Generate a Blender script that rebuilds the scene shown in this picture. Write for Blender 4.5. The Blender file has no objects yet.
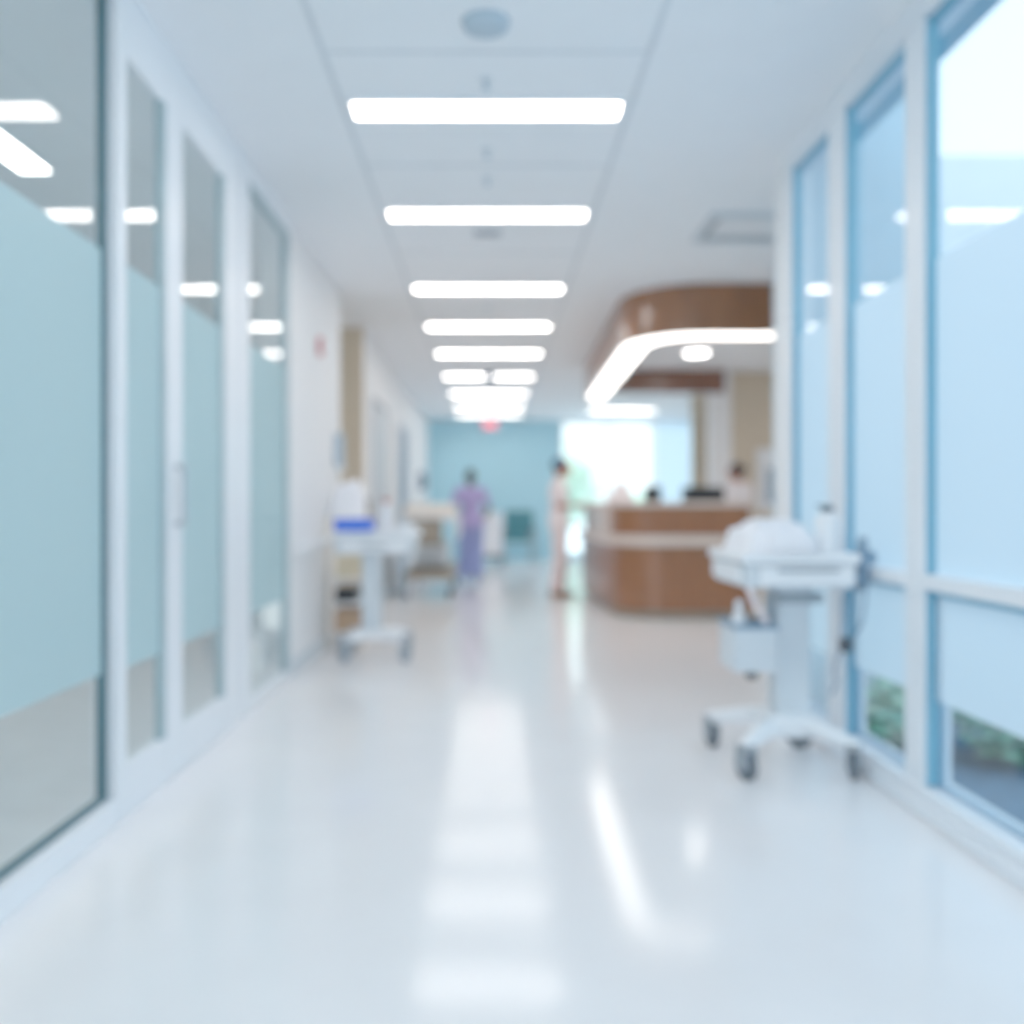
import bpy, bmesh, math, random
from mathutils import Vector, Matrix, noise
random.seed(7)
C = bpy.context.scene.collection
PI = math.pi
F, XV, YV, H = 900.0, 490.0, 508.0, 1.04          # focal length (px), vanishing point, eye height
CEIL = 2.80
XL, XR = -1.23, 1.47                               # faces of the left and right corridor walls

# ------------------------------------------------------------------ materials
def lin(c):
    return tuple(((v/255)/12.92 if v/255 <= .04045 else ((v/255+.055)/1.055)**2.4) for v in c)
def mat(name, rgb, rough=.5, metal=0, var=.05, scale=6, bump=0, bscale=60, spec=.5, coat=0):
    m = bpy.data.materials.new(name); m.use_nodes = True
    nt = m.node_tree; n = nt.nodes; L = nt.links
    b = n['Principled BSDF']
    c = lin(rgb)
    tc = n.new('ShaderNodeTexCoord')
    nz = n.new('ShaderNodeTexNoise'); nz.inputs['Scale'].default_value = scale; nz.inputs['Detail'].default_value = 4
    L.new(tc.outputs['Object'], nz.inputs['Vector'])
    rp = n.new('ShaderNodeValToRGB')
    rp.color_ramp.elements[0].position = .3; rp.color_ramp.elements[1].position = .7
    rp.color_ramp.elements[0].color = (*[v*(1-var) for v in c], 1)
    rp.color_ramp.elements[1].color = (*[min(1, v*(1+var)) for v in c], 1)
    L.new(nz.outputs['Fac'], rp.inputs['Fac']); L.new(rp.outputs['Color'], b.inputs['Base Color'])
    b.inputs['Roughness'].default_value = rough; b.inputs['Metallic'].default_value = metal
    b.inputs['Specular IOR Level'].default_value = spec
    b.inputs['Coat Weight'].default_value = coat
    if bump:
        n2 = n.new('ShaderNodeTexNoise'); n2.inputs['Scale'].default_value = bscale; n2.inputs['Detail'].default_value = 3
        L.new(tc.outputs['Object'], n2.inputs['Vector'])
        bp = n.new('ShaderNodeBump'); bp.inputs['Strength'].default_value = bump; bp.inputs['Distance'].default_value = .01
        L.new(n2.outputs['Fac'], bp.inputs['Height']); L.new(bp.outputs['Normal'], b.inputs['Normal'])
    return m
def wood(name, rgb, rough=.35):
    m = mat(name, rgb, rough, coat=.35); nt = m.node_tree; n = nt.nodes; L = nt.links
    nz = [x for x in n if x.type == 'TEX_NOISE'][0]
    mp = n.new('ShaderNodeMapping'); mp.inputs['Scale'].default_value = (9, 9, .5)
    tc = [x for x in n if x.type == 'TEX_COORD'][0]
    L.new(tc.outputs['Object'], mp.inputs['Vector']); L.new(mp.outputs['Vector'], nz.inputs['Vector'])
    nz.inputs['Scale'].default_value = 4; nz.inputs['Detail'].default_value = 8; nz.inputs['Distortion'].default_value = .6
    rp = [x for x in n if x.type == 'VALTORGB'][0]; c = lin(rgb)
    rp.color_ramp.elements[0].color = (*[v*.78 for v in c], 1); rp.color_ramp.elements[1].color = (*[v*1.22 for v in c], 1)
    return m
def emit(name, rgb, strength):
    m = bpy.data.materials.new(name); m.use_nodes = True
    nt = m.node_tree; nt.nodes.clear()
    o = nt.nodes.new('ShaderNodeOutputMaterial'); e = nt.nodes.new('ShaderNodeEmission')
    e.inputs['Color'].default_value = (*lin(rgb), 1); e.inputs['Strength'].default_value = strength
    nt.links.new(e.outputs[0], o.inputs['Surface']); return m
def glass(name, tint, f0=.07, rough=.0):
    m = bpy.data.materials.new(name); m.use_nodes = True
    nt = m.node_tree; n = nt.nodes; L = nt.links; n.clear()
    o = n.new('ShaderNodeOutputMaterial'); mx = n.new('ShaderNodeMixShader')
    t = n.new('ShaderNodeBsdfTransparent'); t.inputs['Color'].default_value = (*lin(tint), 1)
    g = n.new('ShaderNodeBsdfGlossy'); g.inputs['Roughness'].default_value = rough; g.inputs['Color'].default_value = (.95, .98, 1, 1)
    lw = n.new('ShaderNodeLayerWeight'); lw.inputs['Blend'].default_value = .5
    p = n.new('ShaderNodeMath'); p.operation = 'POWER'; p.inputs[1].default_value = 4
    ma = n.new('ShaderNodeMath'); ma.operation = 'MULTIPLY_ADD'; ma.inputs[1].default_value = .9-f0; ma.inputs[2].default_value = f0
    L.new(lw.outputs['Facing'], p.inputs[0]); L.new(p.outputs[0], ma.inputs[0]); L.new(ma.outputs[0], mx.inputs[0])
    L.new(t.outputs[0], mx.inputs[1]); L.new(g.outputs[0], mx.inputs[2]); L.new(mx.outputs[0], o.inputs['Surface'])
    return m
def frost(name, rgb, trans=.5, clear=.08):
    m = bpy.data.materials.new(name); m.use_nodes = True
    nt = m.node_tree; n = nt.nodes; L = nt.links; n.clear()
    o = n.new('ShaderNodeOutputMaterial')
    tl = n.new('ShaderNodeBsdfTranslucent'); df = n.new('ShaderNodeBsdfDiffuse'); tp = n.new('ShaderNodeBsdfTransparent')
    gl = n.new('ShaderNodeBsdfGlossy'); gl.inputs['Roughness'].default_value = .45
    for s in (tl, df): s.inputs['Color'].default_value = (*lin(rgb), 1)
    m1 = n.new('ShaderNodeMixShader'); m1.inputs[0].default_value = 1-trans
    L.new(tl.outputs[0], m1.inputs[1]); L.new(df.outputs[0], m1.inputs[2])
    m2 = n.new('ShaderNodeMixShader'); m2.inputs[0].default_value = clear
    L.new(m1.outputs[0], m2.inputs[1]); L.new(tp.outputs[0], m2.inputs[2])
    m3 = n.new('ShaderNodeMixShader'); m3.inputs[0].default_value = .06
    L.new(m2.outputs[0], m3.inputs[1]); L.new(gl.outputs[0], m3.inputs[2])
    L.new(m3.outputs[0], o.inputs['Surface']); return m

M = {}
M['wall'] = mat('white_wall_paint', (238, 240, 242), .6, var=.015)
M['wallroom'] = mat('grey_room_paint', (226, 234, 236), .7, var=.03)
M['ceil'] = mat('ceiling_white', (236, 240, 244), .8, var=.01)
M['groove'] = mat('ceiling_joint_grey', (208, 215, 221), .7)
M['beige'] = mat('beige_wall_paint', (206, 190, 166), .6, var=.02)
M['teal'] = mat('teal_wall_paint', (172, 222, 238), .6, var=.03)
M['floor'] = mat('polished_white_floor', (241, 240, 241), .13, var=.02, scale=3, bump=.012, bscale=9, spec=.6)
M['roomfloor'] = mat('grey_room_floor', (214, 216, 218), .35, var=.06)
M['frame'] = mat('white_aluminium_frame', (232, 238, 244), .35, var=.01)
M['gasket'] = mat('dark_teal_gasket', (70, 105, 116), .4)
M['shadegasket'] = mat('blue_shaded_gasket', (104, 168, 196), .4)  # blue carries the shade on the white frame's side returns
M['glassL'] = glass('clear_partition_glass', (230, 240, 241), .085)
M['glassR'] = glass('clear_window_glass', (214, 233, 245), .05)
M['glassB'] = glass('far_window_glass', (240, 250, 250), .03)
M['frostL'] = frost('frosted_partition_film', (186, 220, 228), .45, .10)
M['frostR'] = frost('frosted_window_film', (228, 241, 248), .72, .04)
M['light'] = emit('warm_white_diffuser', (255, 250, 246), 9)
M['strip'] = emit('canopy_light', (255, 249, 243), 3.2)
M['exitred'] = emit('red_sign_light', (255, 120, 140), .9)
M['wood'] = wood('walnut_veneer', (138, 86, 52))
M['wooddark'] = wood('dark_walnut_veneer', (116, 72, 52))
M['counter'] = mat('pale_solid_counter', (214, 200, 190), .3, var=.03)
M['white'] = mat('white_plastic', (236, 240, 244), .35, var=.01)
M['palegrey'] = mat('pale_grey_plastic', (205, 215, 222), .4, var=.02)
M['midgrey'] = mat('mid_grey_metal', (150, 160, 168), .4, .4)
M['dark'] = mat('dark_rubber', (52, 58, 66), .6)
M['black'] = mat('black_plastic', (26, 28, 34), .35)
M['bluegrey'] = mat('blue_grey_plastic', (110, 140, 165), .4)
M['blue'] = mat('bright_blue_plastic', (40, 98, 222), .35)
M['linen'] = mat('white_linen', (240, 242, 248), .85, var=.03, bump=.2, bscale=90)
M['linenblue'] = mat('pale_blue_linen', (186, 204, 236), .85, var=.05)
M['cream'] = mat('cream_vinyl', (242, 234, 224), .5)
M['taupe'] = mat('taupe_panel', (140, 130, 116), .6)
M['tan'] = mat('tan_cardboard', (196, 160, 128), .8)
M['creambox'] = mat('cream_cardboard', (224, 208, 176), .8)
M['chrome'] = mat('brushed_steel', (200, 206, 210), .25, .9)
M['detgrey'] = mat('pale_blue_grey_plastic', (172, 192, 206), .6)
M['wheelgrey'] = mat('grey_wheel_rubber', (150, 164, 176), .6)
M['softdark'] = mat('dark_grey_rubber', (84, 94, 104), .6)
M['tealdark'] = mat('dark_teal_plastic', (36, 70, 84), .4)
M['red'] = mat('red_plastic', (186, 60, 66), .4)
M['tealchair'] = mat('teal_vinyl', (62, 128, 140), .5)
M['skin'] = mat('skin', (182, 126, 108), .5, var=.04)
M['skind'] = mat('deep_skin', (92, 62, 56), .5, var=.04)
M['hair'] = mat('dark_hair', (44, 34, 34), .5)
M['lav'] = mat('lavender_cloth', (170, 156, 212), .85)
M['lavblue'] = mat('blue_lavender_cloth', (142, 156, 214), .85)
M['pinkwhite'] = mat('pinkish_white_cloth', (246, 234, 236), .85)
M['pinkcloth'] = mat('pale_pink_trousers', (240, 224, 226), .85)
M['whitecloth'] = mat('white_cloth', (240, 234, 236), .85)
M['capblue'] = mat('blue_cap_cloth', (70, 110, 140), .8)
M['eye'] = mat('eye', (40, 30, 28), .2)
M['curtain'] = frost('light_blue_curtain', (226, 241, 252), .65, .05)
M['greygasket'] = mat('grey_teal_gasket', (150, 176, 184), .4)
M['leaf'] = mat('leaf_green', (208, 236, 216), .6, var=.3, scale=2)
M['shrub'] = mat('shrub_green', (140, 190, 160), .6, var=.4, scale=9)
M['bark'] = mat('bark', (110, 92, 78), .9, var=.2)
M['slate'] = mat('slate_ground', (84, 112, 134), .9, var=.2, scale=14)
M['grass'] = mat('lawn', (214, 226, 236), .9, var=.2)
M['ext'] = mat('exterior_render', (188, 212, 224), .8, var=.02)
M['eave'] = mat('blue_grey_eave', (128, 178, 200), .7)
M['paving'] = mat('pinkish_paving', (200, 196, 206), .9, var=.05)

# ------------------------------------------------------------------ mesh helpers
def bx(bm, x0, x1, y0, y1, z0, z1, bev=0, seg=2):
    t = bmesh.new()
    r = bmesh.ops.create_cube(t, size=1)
    for v in t.verts:
        v.co = Vector(((x0+x1)/2+v.co.x*(x1-x0), (y0+y1)/2+v.co.y*(y1-y0), (z0+z1)/2+v.co.z*(z1-z0)))
    if bev: bmesh.ops.bevel(t, geom=t.edges[:], offset=bev, segments=seg, affect='EDGES', profile=.6)
    join(bm, t); return bm
def join(bm, t, mtx=None):
    if mtx is not None: bmesh.ops.transform(t, matrix=mtx, verts=t.verts[:])
    me = bpy.data.meshes.new('tmp'); t.to_mesh(me); t.free(); bm.from_mesh(me); bpy.data.meshes.remove(me)
def cap(bm, p0, r0, p1, r1, n=14, caps=True):
    """tapered capsule"""
    p0, p1 = Vector(p0), Vector(p1); d = p1-p0; l = d.length
    rot = d.to_track_quat('Z', 'Y').to_matrix().to_4x4() if l > 1e-6 else Matrix()
    t = bmesh.new(); rings = []
    prof = []
    if caps:
        for k in range(0, 5): a = -PI/2+k*PI/8; prof.append((r0*math.cos(a), r0*math.sin(a)))
        for k in range(0, 5): a = k*PI/8; prof.append((r1*math.cos(a), l+r1*math.sin(a)))
    else: prof = [(0, 0), (r0, 0), (r1, l), (0, l)]
    lathe_into(t, prof, n)
    join(bm, t, Matrix.Translation(p0) @ rot); return bm
def lathe_into(t, prof, n=24):
    rings = []
    for r, z in prof:
        if r < 1e-5: rings.append([t.verts.new((0, 0, z))])
        else: rings.append([t.verts.new((r*math.cos(2*PI*i/n), r*math.sin(2*PI*i/n), z)) for i in range(n)])
    for a, b in zip(rings, rings[1:]):
        for i in range(n):
            j = (i+1) % n
            if len(a) == 1 and len(b) == 1: continue
            if len(a) == 1: t.faces.new((a[0], b[j], b[i]))
            elif len(b) == 1: t.faces.new((a[i], a[j], b[0]))
            else: t.faces.new((a[i], a[j], b[j], b[i]))
def lathe(bm, prof, loc=(0, 0, 0), n=24, mtx=None):
    t = bmesh.new(); lathe_into(t, prof, n); join(bm, t, Matrix.Translation(loc) @ (mtx or Matrix())); return bm
def ell(bm, c, r, rot=None, n=16):
    t = bmesh.new(); bmesh.ops.create_uvsphere(t, u_segments=n, v_segments=n//2+2, radius=1)
    join(bm, t, Matrix.Translation(c) @ (rot.to_4x4() if rot else Matrix()) @ Matrix.Diagonal((*r, 1))); return bm
def tube(bm, pts, r, n=10):
    for a, b in zip(pts, pts[1:]): cap(bm, a, r, b, r, n)
    return bm
def sweep(bm, path, prof, closed_prof=True):
    """profile (offset to the right of travel, z) swept along an xy path"""
    rings = []
    P = [Vector(p) for p in path]
    for i, p in enumerate(P):
        a = (P[i]-P[i-1]).normalized() if i else (P[1]-P[0]).normalized()
        b = (P[i+1]-P[i]).normalized() if i < len(P)-1 else a
        na, nb = Vector((a.y, -a.x)), Vector((b.y, -b.x))
        m = (na+nb).normalized(); m = m/max(.3, m.dot(na))
        rings.append([bm.verts.new((p.x-m.x*o, p.y-m.y*o, z)) for o, z in prof])
    k = len(prof)
    for r, s in zip(rings, rings[1:]):
        for i in range(k if closed_prof else k-1):
            j = (i+1) % k; bm.faces.new((r[i], r[j], s[j], s[i]))
    if closed_prof:
        bm.faces.new(rings[0][::-1]); bm.faces.new(rings[-1])
    return bm
def obj(name, bm, m, parent=None, smooth=False, loc=None):
    bmesh.ops.recalc_face_normals(bm, faces=bm.faces[:])
    me = bpy.data.meshes.new(name); bm.to_mesh(me); bm.free()
    o = bpy.data.objects.new(name, me); C.objects.link(o); me.materials.append(M[m] if isinstance(m, str) else m)
    if smooth:
        for p in me.polygons: p.use_smooth = True
    if parent is not None: o.parent = parent
    if loc: o.location = loc
    return o
def tag(o, label, cat, group=None, kind=None):
    o['label'] = label; o['category'] = cat
    if group: o['group'] = group
    if kind: o['kind'] = kind
    return o
def thing(name, label, cat, loc=(0, 0, 0), rz=0, group=None):
    o = bpy.data.objects.new(name, None); C.objects.link(o); o.empty_display_size = .1
    o.location = loc; o.rotation_euler = (0, 0, rz); return tag(o, label, cat, group)
def struct(name, bm, m, parent=None, label=None, cat=None):
    o = obj(name, bm, m, parent)
    if parent is None:
        o['kind'] = 'structure'
        if label: o['label'] = label
        if cat: o['category'] = cat
    return o
def sroot(name, label, cat, loc=(0, 0, 0)):
    o = bpy.data.objects.new(name, None); C.objects.link(o); o.location = loc
    o['kind'] = 'structure'; o['label'] = label; o['category'] = cat; return o
def dup(root, loc, rz=0, label=None):
    r = root.copy(); C.objects.link(r); r.location = loc; r.rotation_euler = (0, 0, rz)
    if label: r['label'] = label
    for ch in list(root.children):
        c = ch.copy(); C.objects.link(c); c.parent = r
        for g in list(ch.children):
            d = g.copy(); C.objects.link(d); d.parent = c
    return r
B = bmesh.new

# ------------------------------------------------------------------ setting: floor, ceiling, walls
b = B()
vs = [(XL-.02, -4), (1.59, -4), (1.59, 4.7), (2.18, 4.7), (2.18, 6.5), (5.2, 6.5), (5.2, 18.15), (-2.7, 18.15), (-2.7, 7.38), (XL-.02, 7.38)]
lo = [b.verts.new((*v, -.12)) for v in vs]; hi = [b.verts.new((*v, 0)) for v in vs]
b.faces.new(hi); b.faces.new(lo[::-1])
for i in range(len(vs)): j = (i+1) % len(vs); b.faces.new((lo[i], lo[j], hi[j], hi[i]))
struct('floor', b, 'floor', None, 'polished white corridor floor with soft reflections', 'floor')
struct('floor', bx(B(), -4.4, XL-.02, -1, 7.38, -.12, -.002), 'roomfloor', None, 'grey floor of the room behind the left glass', 'floor')
struct('ceiling', bx(B(), -4.4, 1.59, -4, 4.7, CEIL, CEIL+.4), 'ceil', None, 'smooth white ceiling over the near corridor', 'ceiling')
struct('ceiling', bx(B(), -4.4, 2.18, 4.7, 6.4, CEIL, CEIL+.4), 'ceil', None, 'smooth white ceiling with the square air grille', 'ceiling')
struct('ceiling', bx(B(), -4.4, 5.2, 6.4, 18.15, CEIL, CEIL+.75), 'ceil', None, 'smooth white ceiling over the far corridor and nurse station', 'ceiling')
g = B()
for x in (-.645, .615): bx(g, x-.012, x+.012, -4, 16.9, CEIL-.003, CEIL+.002)
for y in (3.47, 4.62, 6.2, 7.9, 9.4): bx(g, -.63, .60, y-.009, y+.009, CEIL-.003, CEIL+.002)
struct('trim_1', g, 'groove', None, 'thin grey joints of the central ceiling band', 'ceiling trim')

# left wall beyond the glazing, alcove, doors
struct('wall_left', bx(B(), XL-.18, XL, 5.50, 7.38, 0, CEIL), 'wall', None, 'white wall right after the left glazing', 'wall')
struct('wall_left', bx(B(), -2.6, XL, 8.8, 18.15, 0, CEIL), 'wall', None, 'far white left wall with doors', 'wall')
struct('wall_alcove', bx(B(), -2.6, XL-.004, 8.78, 8.80, 0, CEIL), 'beige', None, 'beige end wall of the left alcove', 'wall')
struct('wall_alcove', bx(B(), -2.72, -2.6, 7.38, 8.8, 0, CEIL), 'beige', None, 'beige inner wall of the left alcove', 'wall')
struct('wall_room', bx(B(), -4.5, -4.4, -1, 7.38, 0, CEIL), 'wallroom', None, 'grey wall of the room behind the left glass', 'wall')
struct('wall_room', bx(B(), -4.4, XL-.18, 7.26, 7.38, 0, CEIL), 'wallroom', None, 'grey end wall of the room behind the left glass', 'wall')
struct('wall_room', bx(B(), -4.4, XL-.1, -1.12, -1, 0, CEIL), 'wallroom', None, 'near end wall of the room behind the left glass', 'wall')
# back wall (teal) with a tall window on the right, curtain wall
struct('wall_back', bx(B(), XL, 1.42, 18.0, 18.15, 0, CEIL), 'teal', None, 'teal end wall of the corridor', 'wall')
struct('wall_back', bx(B(), 1.42, 4.15, 18.0, 18.15, 0, .05), 'teal', None, 'teal wall under the far window', 'wall')
struct('wall_back', bx(B(), 4.15, 5.2, 18.0, 18.15, 0, CEIL), 'wall', None, 'white end wall behind the blue curtain', 'wall')
# right side beyond the desk
struct('wall_right', bx(B(), 5.05, 5.2, 6.55, 18.0, 0, CEIL), 'wall', None, 'far right wall of the nurse station hall', 'wall')
struct('wall_station', bx(B(), 3.10, 5.05, 11.6, 11.75, 0, CEIL), 'beige', None, 'beige wall behind the nurse station', 'wall')
struct('wall_station', bx(B(), 2.84, 3.10, 11.55, 11.8, 0, CEIL), 'wall', None, 'narrow white pillar beside the beige wall', 'pillar')
struct('wall_recess', bx(B(), 3.15, 3.75, 14.0, 14.12, 0, CEIL), 'beige', None, 'darker beige wall deep behind the nurse station', 'wall')
# lobby front: short wall at the end of the right glazing, step out to the court
struct('wall_court', bx(B(), XR+.015, XR+.12, 4.46, 4.68, 0, CEIL), 'wall', None, 'white end pier of the right window wall', 'pier')
struct('wall_court', bx(B(), 2.06, 2.18, 4.60, 6.55, -.1, 3.55), 'ext', None, 'pale outer side wall of the hall seen across the court', 'wall')
struct('wall_court', bx(B(), 1.59, 2.06, 4.60, 4.72, -.1, 3.2), 'ext', None, 'short pale outer wall beside the glazing', 'wall')
struct('wall_court', bx(B(), 2.18, 9, 6.42, 6.55, -.1, 3.55), 'ext', None, 'pale outer wall across the garden court', 'wall')

# ------------------------------------------------------------------ left glazing
def pane(x, y0, y1, z0, z1):
    b = B(); vs = [b.verts.new(v) for v in ((x, y0, z0), (x, y1, z0), (x, y1, z1), (x, y0, z1))]; b.faces.new(vs); return b
def glazed(root, x, y0, y1, z0, z1, fz0, fz1, gm, fm, side, gask=None, gw=.02):
    struct('glass', pane(x, y0, y1, z0, z1), gm, root)
    if fz1 > z0: struct('frosted_film', pane(x+side*.004, y0, y1, max(z0, fz0), min(z1, fz1)), fm, root)
    if gask:
        g = B(); d = .014
        bx(g, x-d, x+d, y0, y0+gw, z0, z1); bx(g, x-d, x+d, y1-gw, y1, z0, z1)
        bx(g, x-d, x+d, y0+gw, y1-gw, z0, z0+gw); bx(g, x-d, x+d, y0+gw, y1-gw, z1-gw, z1)
        struct('gasket', g, gask, root)
def frame_box(root, x0, x1, y0, y1, z0, z1, s0, s1, zb, zt, name='frame', m='frame', bev=.006):
    b = B()
    bx(b, x0, x1, y0, y0+s0, z0, z1, bev); bx(b, x0, x1, y1-s1, y1, z0, z1, bev)
    bx(b, x0, x1, y0+s0, y1-s1, z0, zb, bev); bx(b, x0, x1, y0+s0, y1-s1, zt, z1, bev)
    return struct(name, b, m, root)
FZ0, FZ1 = .50, 1.88
# window_1: long near fixed pane, dark gasket
w = sroot('window_1', 'large near glass pane on the left with a frosted middle band', 'glass partition')
glazed(w, XL-.035, -.6, 2.95, .07, 2.75, FZ0, FZ1, 'glassL', 'frostL', 1, 'gasket', .03)
b = B(); bx(b, XL-.06, XL+.012, -1, 2.95, 0, .085, .006); bx(b, XL-.06, XL+.012, -1, 2.95, 2.755, CEIL); bx(b, XL-.06, XL+.012, -1, -.6, .085, 2.755)
struct('frame', b, 'frame', w)
# sliding door leaf with two glass lites
d = sroot('door_1', 'white framed sliding glass door with two tall frosted panes on the left', 'sliding door')
b = B(); X0, X1 = XL-.03, XL+.012
bx(b, X0, X1, 2.955, 3.02, .02, 2.70, .006); bx(b, X0, X1, 3.385, 3.57, .02, 2.70, .006); bx(b, X0, X1, 4.13, 4.40, .02, 2.70, .006)
for y0, y1 in ((3.02, 3.385), (3.57, 4.13)): bx(b, X0, X1, y0, y1, .02, .18, .006); bx(b, X0, X1, y0, y1, 2.555, 2.70, .006)
struct('frame', b, 'frame', d)
for y0, y1 in ((3.02, 3.385), (3.57, 4.13)):
    struct('glass', pane(XL, y0, y1, .18, 2.555), 'glassL', d)
    struct('frosted_film', pane(XL+.004, y0, y1, FZ0, FZ1-.02), 'frostL', d)
    g = B(); bx(g, XL-.012, XL+.014, y1-.05, y1, .18, 2.555); struct('gasket', g, 'greygasket', d)
b = B(); tube(b, [(XL+.01, 3.48, .98), (XL+.05, 3.48, .98), (XL+.05, 3.48, 1.2), (XL+.01, 3.48, 1.2)], .011); struct('door_handle', b, 'chrome', d)
b = B(); bx(b, XL-.1, XL+.008, 2.955, 4.415, 2.702, CEIL, .004); bx(b, XL-.1, XL+.010, 2.955, 4.415, 0, .018)
struct('trim_2', b, 'frame', None, 'white head rail and floor track over the sliding door', 'door trim')
# window_2: fixed side light
w = sroot('window_2', 'fixed frosted side pane after the sliding door on the left', 'glass partition')
frame_box(w, XL-.06, XL+.012, 4.42, 5.50, 0, CEIL, .15, .05, .065, 2.70)
glazed(w, XL, 4.57, 5.45, .065, 2.70, FZ0, FZ1, 'glassL', 'frostL', 1)
g = B(); bx(g, XL-.014, XL+.016, 5.36, 5.45, .065, 2.70); bx(g, XL-.014, XL+.016, 4.57, 5.36, 2.66, 2.70); struct('gasket', g, 'greygasket', w)

# ------------------------------------------------------------------ right window wall
XG = XR+.04
RZ0, RZ1 = .39, 1.88
bays = [(-1.4, .1), (.2, 1.42), (1.58, 3.05), (3.18, 3.735), (3.905, 4.39)]
labs = ['window bay behind the camera on the right', 'right window bay beside the camera', 'nearest right window bay at the picture edge',
        'middle narrow right window bay behind the cart', 'far narrow right window bay beside the pier']
for i, (y0, y1) in enumerate(bays):
    w = sroot('window_%d' % (i+3), labs[i], 'window')
    a = (bays[i-1][1]+y0)/2 if i else y0-.1
    e = (bays[i+1][0]+y1)/2 if i < len(bays)-1 else 4.46
    b = B()
    bx(b, XR-.005, XG+.006, a, y0, .06, 2.70, .005); bx(b, XR-.005, XG+.006, y1, e, .06, 2.70, .005)
    struct('frame', b, 'frame', w)
    b = B(); bx(b, XR-.012, XR+.08, y0, y1, .765, .815, .006); struct('transom', b, 'frame', w)
    struct('glass', pane(XG, y0, y1, .095, 2.70), 'glassR', w)
    for z0, z1 in ((RZ0, .765), (.815, RZ1)): struct('frosted_film', pane(XG-.004, y0, y1, z0, z1), 'frostR', w)
    b = B(); bx(b, XG+.012, XG+.03, y1-.045, y1, .095, .765); bx(b, XG+.012, XG+.03, y0, y1-.045, .095, .12); struct('frame_reflection', b, 'frame', w)  # white strips modelled in place of the frame's reflection in the glass
    g = B(); gw = .014
    for z0, z1 in ((.10, .764), (.816, 2.70)):
        bx(g, XR+.008, XG+.006, y1-gw, y1, z0, z1); bx(g, XR+.02, XG+.006, y0, y1-gw, z1-.02, z1)
    struct('gasket', g, 'shadegasket', w)  # gasket strips cover the frame returns, shade put into their colour
b = B(); bx(b, XR-.03, XR+.12, -4, 4.70, 0, .055, .012); bx(b, XR-.012, XR+.12, -4, 4.46, .055, .095, .006)
struct('trim_3', b, 'frame', None, 'low white sill running along the right windows', 'window sill')
b = B(); bx(b, XR-.01, XR+.12, -4, 4.46, 2.70, CEIL, .004)
struct('trim_4', b, 'frame', None, 'white head beam above the right windows', 'trim')
b = B(); bx(b, XR-.02, XR+.12, -4, -1.5, 0, CEIL); struct('wall_right', b, 'wall', None, 'white wall behind the camera on the right', 'wall')
b = B(); bx(b, XL-.12, XL, -4, -1, 0, CEIL); struct('wall_left', b, 'wall', None, 'white wall behind the camera on the left', 'wall')
b = B(); bx(b, XR+.12, 1.88, -4, 4.6, 2.90, 3.2); struct('trim_5', b, 'eave', None, 'blue-grey eave outside above the right windows', 'eave')

# far window and curtain
w = sroot('window_8', 'bright tall window at the end of the corridor', 'window')
b = B()
for x in (1.42, 2.32, 3.22, 4.10): bx(b, x, x+.05, 17.98, 18.1, .06, 2.78, .004)
bx(b, 1.42, 4.15, 17.98, 18.1, .05, .11); bx(b, 1.42, 4.15, 17.98, 18.1, 2.73, CEIL)
struct('frame', b, 'frame', w)
b = B(); vs = [b.verts.new(v) for v in ((1.45, 18.05, .1), (4.12, 18.05, .1), (4.12, 18.05, 2.75), (1.45, 18.05, 2.75))]; b.faces.new(vs)
struct('glass', b, 'glassB', w)

# ------------------------------------------------------------------ baseboards, doors on the left far wall
b = B(); bx(b, XL, XL+.012, 5.5, 7.38, 0, .1, .003); struct('baseboard_left', b, 'palegrey', None, 'pale baseboard of the white wall beside the cart', 'baseboard')
b = B(); bx(b, XL, XL+.012, 8.8, 9.35, 0, .1, .003); bx(b, XL, XL+.012, 10.65, 11.9, 0, .1); bx(b, XL, XL+.012, 13.3, 18, 0, .1); struct('baseboard_left', b, 'palegrey', None, 'pale baseboard of the far left wall', 'baseboard')
b = B(); bx(b, XL+.0, 1.42, 17.985, 18, 0, .1); struct('baseboard_back', b, 'teal', None, 'teal baseboard of the teal end wall', 'baseboard')
def left_door(n, y0, y1, leafm, framem, label):
    d = sroot('door_%d' % n, label, 'door')
    b = B(); bx(b, XL, XL+.03, y0, y0+.07, 0, 2.2, .004); bx(b, XL, XL+.03, y1-.07, y1, 0, 2.2, .004); bx(b, XL, XL+.03, y0+.07, y1-.07, 2.13, 2.2, .004)
    struct('door_frame', b, framem, d)
    b = B(); bx(b, XL, XL+.012, y0+.07, y1-.07, .01, 2.13); struct('door_leaf', b, leafm, d)
    b = B(); tube(b, [(XL+.012, y0+.16, 1.0), (XL+.06, y0+.16, 1.0), (XL+.06, y0+.28, 1.0)], .01); struct('door_handle', b, 'chrome', d)
left_door(2, 9.4, 10.6, 'palegrey', 'midgrey', 'pale door with grey frame past the alcove')
left_door(3, 11.95, 13.25, 'bluegrey', 'palegrey', 'blue-grey door farther along the left wall')

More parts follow.
